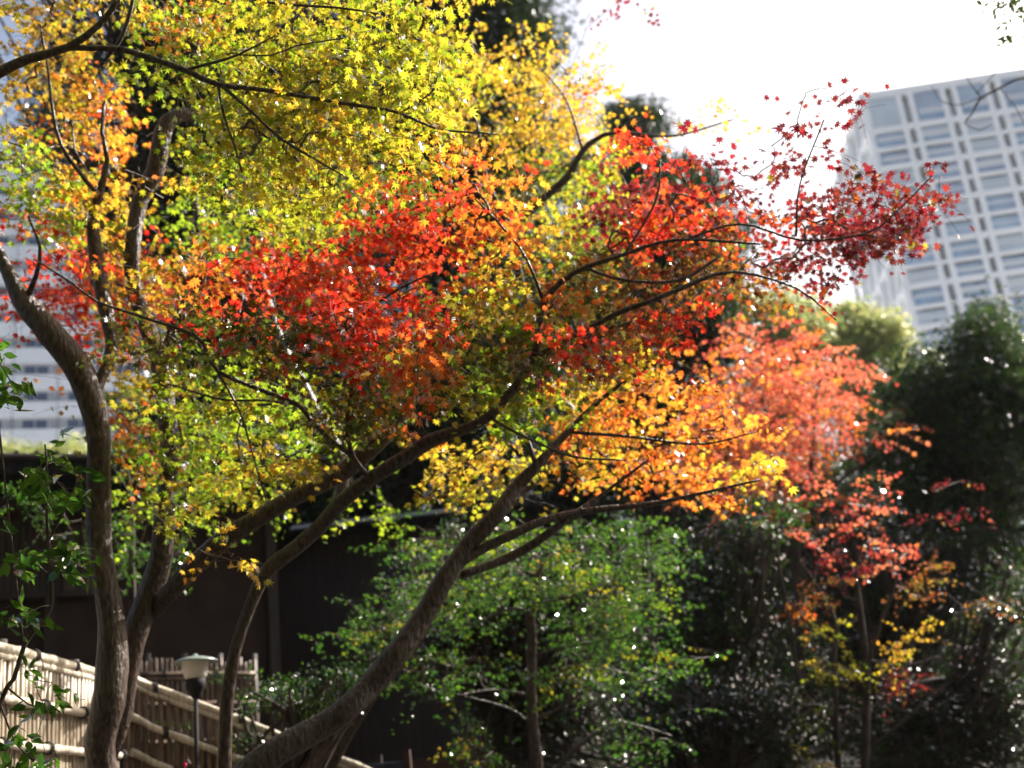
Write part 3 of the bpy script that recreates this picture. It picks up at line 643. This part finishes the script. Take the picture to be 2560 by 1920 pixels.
trV, skV = make_tree('maple_tree', 'second back maple with upright grey trunk between the thick stem and the scarlet leaves', 'tree', [
    [(562, 1990, 9.4, 15), (575, 1700, 9.4, 14), (620, 1530, 9.4, 14), (680, 1415, 9.4, 14), (760, 1350, 9.4, 15), (840, 1262, 9.4, 16), (850, 1150, 9.4, 17), (760, 980, 9.4, 19), (680, 820, 9.4, 20), (638, 640, 9.4, 20), (645, 520, 9.4, 18), (690, 400, 9.4, 12), (800, 330, 9.4, 8), (900, 200, 9.4, 5)],
    [(680, 820, 9.4, 12), (500, 640, 9.4, 10), (495, 560, 9.4, 9), (480, 450, 9.4, 6)],
    [(645, 560, 9.4, 9), (760, 520, 9.4, 6), (900, 520, 9.4, 4)]])
B, C = cells('V', lambda x, y: 9.3, .5, 5)
ex = [(rng.uniform(520, 1000), rng.uniform(330, 620)) for _ in range(80)]+[(rng.uniform(300, 1000), rng.uniform(980, 1300)) for _ in range(110)]
B = np.vstack([B, [P(a, b, 9.3+rng.normal()*.5) for a, b in ex]]); C = C+['g']*len(ex)
grow(trV, skV, B, C, 'maple5', (.026, .040), (.2, .34), (8, 14))
# ------------------------------------------------------------------ green maple at the bottom centre
def blob_pts(n, blobs, d, dz):
    "random points in ellipses (cx, cy, rx, ry px, weight)"
    w = np.array([b[4] for b in blobs], float); w /= w.sum(); out = []
    for k in rng.choice(len(blobs), n, p=w):
        cx, cy, rx, ry = blobs[k][:4]; a = rng.uniform(0, 2*PI); r = math.sqrt(rng.random())
        out.append(P(cx+rx*r*math.cos(a), cy+ry*r*math.sin(a), d+rng.normal()*dz))
    return np.array(out)
trH, skH = make_tree('maple_tree', 'young green maple with slim upright trunk at bottom centre', 'tree', [
    [(1348, 1990, 9.5, 16), (1342, 1900, 9.5, 15), (1332, 1800, 9.5, 14), (1328, 1700, 9.5, 13), (1330, 1600, 9.5, 12), (1328, 1520, 9.5, 11), (1345, 1440, 9.5, 7), (1370, 1360, 9.5, 4)],
    [(1332, 1520, 9.5, 7), (1420, 1490, 9.5, 6), (1490, 1475, 9.5, 5), (1600, 1440, 9.5, 3)],
    [(1330, 1740, 9.5, 5), (1235, 1725, 9.5, 4), (1140, 1740, 9.3, 3)],
    [(1335, 1800, 9.5, 5), (1400, 1770, 9.5, 4), (1480, 1710, 9.5, 3)],
    [(1325, 1810, 9.5, 4), (1270, 1770, 9.5, 3), (1120, 1730, 9.4, 2)],
    [(1325, 1600, 9.5, 5), (1300, 1520, 9.5, 4), (1180, 1560, 9.4, 3), (1080, 1580, 9.3, 2)],
    [(1332, 1640, 9.5, 4), (1400, 1620, 9.5, 3), (1520, 1600, 9.5, 3), (1660, 1560, 9.5, 2)],
    [(1360, 1960, 9.7, 7), (1440, 1870, 9.7, 6), (1530, 1810, 9.8, 5), (1600, 1815, 9.8, 3), (1680, 1840, 9.8, 2)]])
HB = [(1060, 1340, 110, 60, 3), (1450, 1380, 190, 85, 7), (1600, 1450, 100, 110, 6), (1500, 1530, 180, 90, 8), (1160, 1500, 190, 60, 4), (1020, 1520, 100, 60, 2), (1130, 1680, 120, 50, 5), (900, 1590, 110, 30, 2), (1420, 1680, 80, 40, 2), (1240, 1400, 120, 70, 4), (1620, 1640, 90, 50, 2), (1200, 1860, 60, 40, 1), (1560, 1850, 60, 30, .6)]
g_ = blob_pts(135, HB, 9.4, .6); B = []; C = []
for q in g_:
    ch = 'E' if rng.random() < .75 else ('g' if rng.random() < .7 else 'y'); tl = rng.normal(size=2)*.25
    for _ in range(rng.poisson(7)):
        u = rng.normal(size=2)*.16; B.append(q+[u[0], u[1], u@tl+rng.normal()*.02]); C.append(ch)
B = np.array(B)
grow(trH, skH, B, C, 'maple5', (.022, .036), (.15, .3), (7, 12), 'glossy')
# ------------------------------------------------------------------ crowns of the woods behind
def crown_tree(name, label, blobs, d, dz, nclump, per, size, pal, trunk, tpl='clump', matn='far', csz=.35, group=None, bark='dbark', top_light=0, cat='tree'):
    tr, sk = make_tree(name, label, cat, [trunk], bark=bark, group=group)
    w = np.array([b[4] for b in blobs], float); w /= w.sum(); mb = MB(); lm = MB(); P_, N_, T_, S_, K_ = [], [], [], [], []
    for k in rng.choice(len(blobs), nclump, p=w):
        cx, cy, rx, ry = blobs[k][:4]
        u = rng.normal(size=3); u /= np.linalg.norm(u); rr = rng.random()**.4
        c = P(cx+rx*rr*u[0], cy+ry*rr*u[1], d+dz*rr*u[2])
        s = csz*rng.uniform(.6, 1.3); n = int(per*rng.uniform(.6, 1.4))
        v = rng.normal(size=(n, 3)); v /= np.linalg.norm(v, axis=1)[:, None]; rad = s*rng.random((n, 1))**.5
        P_.append(c+v*rad*[1, 1, .62]); N_.append(v*.7+rng.normal(size=(n, 3))*.5+[0, 0, .5]); T_.append(v+rng.normal(size=(n, 3))*.4)
        S_.append(rng.uniform(*size, n)); K_.append(np.repeat([pal[int(rng.integers(len(pal)))]], n))
        if rng.random() < .35:
            q = sk[int(rng.integers(len(sk)//2, len(sk)))][:3]; m_ = (q+c)/2+rng.normal(size=3)*.1*np.linalg.norm(c-q)
            t = np.linspace(0, 1, 7)[:, None]; lm.tube((1-t)**2*q+2*t*(1-t)*m_+t*t*c, np.linspace(.05, .012, 7)*min(1, d/14), 5, caps=False)
    leaves(mb, np.vstack(P_), np.vstack(N_), np.vstack(T_), np.concatenate(S_), pick(np.concatenate(K_), .25), tpl)
    if lm.n: lm.build('branch', M[bark], tr, True)
    mb.build('crown', M[matn], tr)
    return tr
G_ = 'evergreens rising behind the maples'
crown_tree('evergreen_tree', 'tallest black green evergreen reaching above the frame beside the open sky', [(1120, -420, 200, 300, 3), (1150, -40, 230, 260, 4), (1080, 260, 270, 220, 3), (1240, 420, 200, 200, 2), (1150, 700, 330, 260, 3), (1330, 100, 60, 80, .5)], 26, 2.0, 1100, 46, (.07, .12), 'e', [(1150, 1900, 26, 40), (1150, 1200, 26, 36), (1150, 500, 26, 24), (1150, -100, 26, 10)], csz=.75, group=G_)
crown_tree('evergreen_tree', 'broad dark evergreen filling the gap behind the thick forked trunk', [(460, -420, 300, 300, 3), (-100, -500, 300, 300, 2), (460, 60, 260, 240, 3), (520, 420, 300, 240, 4), (300, 600, 130, 200, 1.6), (560, 800, 260, 240, 3), (170, 250, 110, 240, 1.4), (820, 150, 240, 240, 3), (850, 520, 240, 240, 3)], 24, 2.0, 1500, 44, (.065, .11), 'e', [(560, 1900, 24, 40), (560, 1200, 24, 34), (560, 500, 24, 20), (560, -50, 24, 8)], csz=.7, group=G_)
crown_tree('evergreen_tree', 'low dark evergreen behind the middle of the curving limbs', [(800, 980, 330, 200, 3), (1100, 1080, 300, 180, 3), (1250, 850, 220, 200, 2), (420, 1080, 130, 130, 1), (800, 1240, 200, 90, 2)], 23, 1.5, 780, 44, (.06, .10), 'e', [(900, 1900, 23, 34), (900, 1400, 23, 30), (950, 1000, 23, 14)], csz=.65, group=G_)
crown_tree('conifer_tree', 'small round topped pine crown peeping over the amber leaves', [(1590, 300, 70, 40, 1), (1640, 520, 150, 150, 3), (1735, 480, 60, 60, 1), (1540, 440, 120, 100, 1.5), (1800, 620, 90, 130, 1.5)], 34, 1.5, 420, 44, (.08, .13), 'e', [(1620, 1900, 34, 24), (1620, 1000, 34, 20), (1620, 330, 34, 6)], csz=.62, group=G_)
crown_tree('conifer_tree', 'dark pointed conifer behind the orange maple crown', [(1780, 830, 90, 130, 1.6), (1640, 820, 110, 180, 2), (1600, 1050, 160, 180, 2), (1480, 700, 120, 200, 1.5), (1700, 560, 90, 120, 1)], 22, 1.2, 480, 44, (.06, .10), 'e', [(1640, 1900, 22, 26), (1640, 1300, 22, 20), (1640, 760, 22, 5)], csz=.55, group=G_)
crown_tree('evergreen_tree', 'black green evergreen thicket far behind the green maple', [(1450, 1300, 330, 260, 3), (1400, 1600, 380, 300, 3), (1150, 1450, 260, 260, 2), (1500, 1000, 260, 200, 2)], 27, 2.0, 900, 44, (.07, .12), 'e', [(1400, 1900, 27, 34), (1400, 1500, 27, 26), (1420, 1200, 27, 10)], csz=.75, group=G_)
crown_tree('evergreen_tree', 'black green evergreen behind the rosy red maple', [(1900, 1250, 300, 200, 3), (1850, 1500, 320, 300, 3), (2150, 1400, 300, 300, 3), (1760, 1100, 160, 160, 1)], 25, 2.0, 850, 44, (.07, .11), 'e', [(1950, 1900, 25, 34), (1950, 1500, 25, 26), (1930, 1200, 25, 10)], csz=.7, group=G_)
crown_tree('evergreen_tree', 'black green evergreen low down behind the bottom right shrubs', [(2300, 1700, 400, 250, 3), (1800, 1780, 350, 200, 2)], 22, 1.5, 560, 44, (.06, .10), 'e', [(2200, 1990, 22, 30), (2200, 1800, 22, 26), (2200, 1650, 22, 10)], csz=.65, group=G_)
# pale sunlit trees in front of the high rise
crown_tree('broadleaf_tree', 'pale yellow green sunlit tree top left of the high rise base', [(1950, 820, 120, 90, 3), (1880, 800, 70, 60, 1), (1990, 960, 200, 120, 2)], 40, 2.0, 330, 40, (.10, .17), 'p', [(1950, 1900, 40, 18), (1950, 1300, 40, 15), (1950, 850, 40, 5)], matn='pale', csz=.75, group='pale sunlit trees below the high rise')
crown_tree('broadleaf_tree', 'pale yellow green sunlit tree directly below the high rise corner', [(2120, 850, 120, 85, 3), (2200, 830, 60, 50, 1), (2200, 960, 200, 110, 2)], 42, 2.0, 330, 40, (.10, .17), 'p', [(2150, 1900, 42, 18), (2150, 1300, 42, 15), (2150, 880, 42, 5)], matn='pale', csz=.75, group='pale sunlit trees below the high rise')
crown_tree('evergreen_tree', 'dark evergreen with pointed top standing in front of the high rise at the right edge', [(2470, 860, 80, 110, 1.6), (2380, 1000, 190, 150, 4), (2500, 1080, 170, 200, 4), (2300, 1180, 170, 160, 3), (2450, 1400, 220, 220, 4), (2600, 1000, 120, 160, 1.5)], 17, 1.6, 900, 44, (.04, .075), 'e', [(2450, 1990, 17, 26), (2450, 1500, 17, 22), (2460, 900, 17, 6)], matn='glossy', csz=.42)
# pinkish red maple behind
trR, skR = make_tree('maple_tree', 'rosy red maple further back to the right with dark forked stems', 'tree', [
    [(1990, 1960, 15, 12), (2000, 1600, 15, 12), (1985, 1330, 15, 12), (1960, 1280, 15, 9), (1945, 1200, 15, 7), (1925, 1100, 15, 5), (1900, 980, 15, 4), (1850, 880, 15, 2)],
    [(1985, 1300, 15, 8), (2010, 1240, 15, 7), (2030, 1140, 15, 6), (2035, 1020, 15, 4), (2060, 900, 15, 3)],
    [(1990, 1280, 15, 6), (2100, 1200, 15, 4), (2200, 1130, 15, 3)],
    [(1960, 1290, 15, 5), (1880, 1230, 15, 4), (1800, 1130, 15, 3)]], bark='dbark')
RB = [(1890, 890, 120, 90, 3), (1900, 1020, 190, 110, 7), (2000, 930, 100, 90, 3), (2060, 960, 80, 90, 2.6), (1850, 1110, 150, 90, 5), (1990, 1110, 110, 80, 2.4), (2150, 1060, 80, 50, .7), (1950, 1230, 190, 50, 1.1), (2080, 1280, 130, 50, .7)]
B = blob_pts(600, RB, 15, .9); C = ['s' if rng.random() < .8 else 'o' for _ in B]
grow(trR, skR, B, C, 'maple5', (.034, .055), (.3, .55), (10, 16), 'maple', r0=.002)
# twiggy dark maple lower right with coloured patches
trT, skT = make_tree('maple_tree', 'dark stemmed maple low at the right with small patches of lime, orange and red leaves', 'tree', [
    [(2160, 1990, 12, 11), (2165, 1800, 12, 10), (2165, 1660, 12, 9), (2150, 1520, 12, 7), (2140, 1420, 12, 5), (2170, 1330, 12, 3)],
    [(2100, 1990, 12, 9), (2090, 1800, 12, 8), (2085, 1650, 12, 7), (2090, 1560, 12, 5), (2050, 1480, 12, 4), (2000, 1400, 12, 2)],
    [(2080, 1900, 12, 6), (2000, 1700, 12, 6), (1975, 1560, 12, 5), (1950, 1430, 12, 4), (1940, 1340, 12, 2)],
    [(2165, 1680, 12, 5), (2200, 1560, 12, 5), (2240, 1450, 12, 4), (2250, 1340, 12, 3)],
    [(2085, 1640, 12, 3), (2010, 1590, 12, 3), (2150, 1550, 12, 2)],
    [(2165, 1650, 12, 4), (2260, 1665, 12, 3), (2350, 1640, 12, 2)]], bark='dbark')
patch = [(2080, 1660, 70, 24, 'y', 16), (2060, 1570, 50, 22, 'y', 8), (2230, 1640, 46, 28, 'a', 13), (2290, 1580, 30, 20, 'a', 6), (2000, 1510, 26, 30, 'o', 9), (2220, 1370, 50, 36, 's', 12), (2320, 1425, 60, 26, 'n', 8), (2290, 1470, 50, 24, 'n', 9), (2060, 1330, 90, 30, 's', 10), (2130, 1400, 100, 50, 'm', 14), (2240, 1690, 60, 26, 'm', 10), (2020, 1795, 40, 20, 'g', 9), (2060, 1470, 80, 30, 'n', 9), (2450, 1500, 60, 50, 'n', 6), (2350, 1250, 130, 60, 'm', 7), (2150, 1220, 130, 60, 's', 14), (2030, 1900, 30, 20, 'a', 4)]  # n patches are amber leaves with their shade in the colour
B = []; C = []
for cx, cy, rx, ry, ch, k in patch:
    B.append(blob_pts(int(k*1.4), [(cx, cy, rx, ry, 1)], 12, .35)); C += [ch]*int(k*1.4)
grow(trT, skT, np.vstack(B), C, 'maple5', (.024, .040), (.18, .32), (8, 13), 'maple', r0=.0016)
GS = 'glossy shrubs in the shade at the lower right'
def shrub(label, blobs, d, n, per, pal, stem, size=(.03, .05), csz=.2, dz=.5, group=None, matn='glossy'):
    return crown_tree('evergreen_shrub', label, blobs, d, dz, n, per, size, pal, stem, 'oval', matn, csz, group, cat='shrub')
shrub('dark glossy camellia beside the green maple, its leaves glinting white', [(1780, 1480, 130, 160, 3), (1850, 1380, 130, 110, 2), (1700, 1600, 90, 130, 2), (1900, 1300, 120, 70, 1.4), (1860, 1600, 110, 150, 2)], 13, 430, 26, 'eEEw', [(1800, 1990, 13, 9), (1810, 1700, 13, 7), (1800, 1500, 13, 4)], (.036, .06), .24, .7, GS)
shrub('dark glossy camellia along the bottom edge left of the dark stems', [(1800, 1780, 170, 120, 3), (1680, 1830, 130, 100, 2), (1950, 1800, 120, 120, 2), (1600, 1760, 90, 100, 1)], 12, 420, 26, 'eew', [(1780, 1990, 12, 8), (1790, 1850, 12, 6), (1800, 1750, 12, 4)], (.034, .056), .22, .6, GS)
shrub('dark glossy camellia filling the bottom right corner', [(2300, 1800, 200, 140, 3), (2480, 1700, 130, 200, 3), (2150, 1850, 120, 90, 1.5), (2540, 1500, 90, 120, 1), (2560, 1840, 120, 160, 2)], 13, 600, 26, 'eew', [(2350, 1990, 13, 10), (2360, 1850, 13, 8), (2380, 1700, 13, 5)], (.036, .06), .24, .7, GS)
shrub('dark twiggy bush behind the dark stemmed maple', [(2150, 1450, 190, 160, 3), (2320, 1500, 160, 170, 3), (2120, 1620, 160, 120, 2), (2350, 1350, 150, 90, 1), (2100, 1300, 200, 70, 1.2)], 15.5, 560, 26, 'eew', [(2200, 1990, 15.5, 10), (2210, 1700, 15.5, 8), (2220, 1500, 15.5, 4)], (.04, .065), .28, .7, GS)
shrub('tall dark camellia in the shade directly behind the young green maple', [(1150, 1450, 200, 160, 3), (1400, 1500, 260, 190, 4), (1300, 1720, 260, 130, 2), (1050, 1620, 130, 120, 1), (1450, 1850, 260, 130, 3)], 13.5, 820, 26, 'eew', [(1250, 1990, 13.5, 10), (1260, 1800, 13.5, 8), (1280, 1500, 13.5, 4)], (.036, .06), .26, .7)
shrub('low leafy bush at the foot of the leaning trunk', [(720, 1730, 90, 50, 2), (880, 1690, 110, 45, 2), (630, 1750, 40, 50, .5), (800, 1770, 100, 40, 1.4), (600, 1860, 60, 40, 1)], 8.6, 170, 16, 'EEe', [(720, 1990, 8.6, 8), (740, 1880, 8.6, 6), (760, 1760, 8.6, 3)], (.02, .034), .12, .35)
shrub('small leafy sprays crossing in front of the lamp post', [(430, 1820, 34, 16, 1.2), (460, 1860, 40, 20, 1.2), (545, 1690, 24, 30, .8), (640, 1690, 30, 30, .6)], 9.2, 30, 12, 'EE', [(540, 1990, 9.2, 3), (535, 1930, 9.2, 2), (530, 1860, 9.2, 1.4)], (.018, .03), .1, .2)
# clipped hedge far behind the roof
crown_tree('hedge_tree', 'rounded pale green hedge top in sun between the dark roof and the white tower', [(60, 1165, 120, 55, 2), (180, 1160, 80, 60, 2), (300, 1190, 60, 50, 1), (-60, 1160, 100, 60, 1), (20, 1250, 260, 60, 1)], 40, 1.5, 330, 50, (.07, .12), 'p', [(150, 1700, 40, 14), (150, 1400, 40, 12), (150, 1200, 40, 6)], matn='pale', csz=.6, cat='hedge')
# leafy camellia twigs at the far left, in front of the fence
trS, skS = make_tree('camellia_shrub', 'slim leafy camellia at the left edge in front of the bamboo fence', 'shrub', [
    [(-30, 1990, 5.0, 6), (0, 1758, 5.0, 6), (35, 1696, 5.0, 6), (62, 1610, 5.0, 6), (100, 1560, 5.0, 6), (128, 1513, 5.0, 6), (124, 1400, 5.0, 5), (117, 1290, 5.0, 4), (118, 1180, 5.0, 3), (112, 1110, 5.0, 2)],
    [(122, 1350, 5.0, 3), (170, 1260, 5.0, 2), (200, 1190, 5.0, 2)], [(110, 1550, 5.0, 3), (50, 1545, 5.0, 2), (-20, 1550, 5.0, 2)],
    [(125, 1440, 5.0, 3), (60, 1390, 5.0, 2), (10, 1410, 5.0, 2)], [(20, 1720, 5.0, 3), (70, 1760, 5.0, 2), (110, 1770, 5.0, 2)], [(0, 1758, 5.0, 3), (40, 1860, 5, 2), (90, 1900, 5.0, 2)],
    [(60, 1620, 5, 2), (-10, 1000, 5, 3), (-10, 900, 5, 2), (30, 960, 5, 2)]], bark='dbark', seg=8)
SB = [(112, 1110, 30, 16, 4), (100, 1170, 70, 40, 8), (170, 1200, 40, 40, 5), (130, 1240, 60, 30, 5), (40, 1410, 60, 26, 7), (170, 1390, 40, 40, 3), (40, 1540, 60, 22, 6), (90, 1690, 60, 30, 3), (100, 1760, 50, 30, 3), (60, 1880, 80, 40, 6), (0, 930, 20, 60, 3), (50, 960, 20, 16, 1.5), (-10, 1310, 30, 30, 2)]
B = blob_pts(74, SB, 5.0, .18); C = ['E' for _ in B]
grow(trS, skS, B, C, 'oval', (.05, .085), (.06, .13), (4, 8), 'glossy', cam_face=.3)
trW, skW = make_tree('evergreen_tree', 'shaded green leaves filling between the two left trunks in front of the house', 'tree', [
    [(330, 1990, 10.5, 14), (335, 1700, 10.5, 12), (330, 1450, 10.5, 9), (330, 1300, 10.5, 6), (320, 1180, 10.5, 3)],
    [(332, 1500, 10.5, 5), (230, 1430, 10.5, 4), (150, 1400, 10.5, 3)], [(330, 1400, 10.5, 4), (450, 1380, 10.5, 3)]], bark='dbark')
WB = [(330, 1320, 60, 90, 4), (330, 1400, 50, 50, 3), (460, 1380, 30, 40, 1.5), (150, 1290, 60, 60, 2), (160, 1360, 90, 30, 2), (330, 1150, 60, 80, 2), (40, 1240, 90, 40, 1.5), (330, 1000, 60, 120, 2)]
B = blob_pts(120, WB, 10.5, .4); grow(trW, skW, B, ['E' if rng.random() < .7 else 'e' for _ in B], 'oval', (.035, .06), (.12, .25), (7, 12), 'glossy')
# overhanging branch at the top right corner and a bare twig
trX, skX = make_tree('evergreen_tree', 'dark oval leaves hanging into the top right corner', 'tree', [
    [(3600, 1900, 8, 50), (3550, 900, 8, 45), (3350, 250, 8, 26), (3000, -60, 8, 14), (2750, -70, 8, 8), (2600, -60, 8, 5), (2450, -30, 8, 3)],
    [(2600, -60, 8, 3), (2580, 40, 8, 2), (2555, 100, 8, 2)]], bark='dbark')
B = blob_pts(34, [(2540, 5, 30, 40, 3), (2470, -12, 50, 16, 2), (2520, 60, 25, 40, .6), (2600, 0, 50, 60, 2)], 8, .2)
grow(trX, skX, B, ['e']*len(B), 'oval', (.035, .06), (.08, .16), (4, 7), 'glossy')
trY, skY = make_tree('bare_tree', 'thin leafless branch curving in from the right across the high rise', 'tree', [
    [(3300, 1950, 16, 30), (3260, 1000, 16, 24), (3000, 400, 16, 12), (2700, 190, 16, 5), (2560, 195, 16, 3.2), (2500, 220, 16, 3), (2450, 248, 16, 2.6), (2430, 285, 16, 2.2), (2412, 308, 16, 1.6), (2450, 325, 16, 1.4), (2480, 310, 16, 1)],
    [(2455, 245, 16, 2), (2430, 215, 16, 1.4), (2415, 190, 16, 1)], [(2440, 235, 16, 1.4), (2490, 180, 16, 1)], [(2470, 236, 16, 1.4), (2400, 262, 16, 1.2), (2350, 250, 16, 1), (2330, 215, 16, .8)],
    [(2500, 220, 16, 1.5), (2540, 270, 16, 1.2), (2570, 330, 16, 1)]], bark='dbark', seg=6)
# one pink blossom under the lamp
f = empty('pink_flower', P(462, 1912, 7.6), 'small crimson blossom below the lamp at the bottom edge', 'flower')
mb = MB(); c0 = P(462, 1912, 7.6)
nn = 9; ang = np.arange(nn)*2*PI/nn*1.7
leaves(mb, np.tile(c0, (nn, 1)), np.stack([np.cos(ang), np.sin(ang)-.6, np.full(nn, .5)], 1), np.stack([np.cos(ang), np.sin(ang), np.full(nn, .6)], 1), np.full(nn, .04), np.tile([(.5, .01, .08)], (nn, 1)), 'oval')
mb.build('petals', M['flower'], f)
st = MB(); st.tube([[c0[0]+.05, c0[1], .6], [c0[0]+.02, c0[1], 1.2], c0], .004, 6); st.build('stem', M['twig'], f)

# ------------------------------------------------------------------ air
hz = bpy.data.materials.new('haze'); hz.use_nodes = True; t = hz.node_tree; t.nodes.clear()
pv = t.nodes.new('ShaderNodeVolumePrincipled'); pv.inputs['Color'].default_value = (.85, .92, 1, 1); pv.inputs['Density'].default_value = .00016; pv.inputs['Anisotropy'].default_value = .35
oo = t.nodes.new('ShaderNodeOutputMaterial'); t.links.new(pv.outputs[0], oo.inputs[1])
tag(MB().box((0, 300, 64), (1900, 2500, 132)).build('haze', hz), kind='stuff')
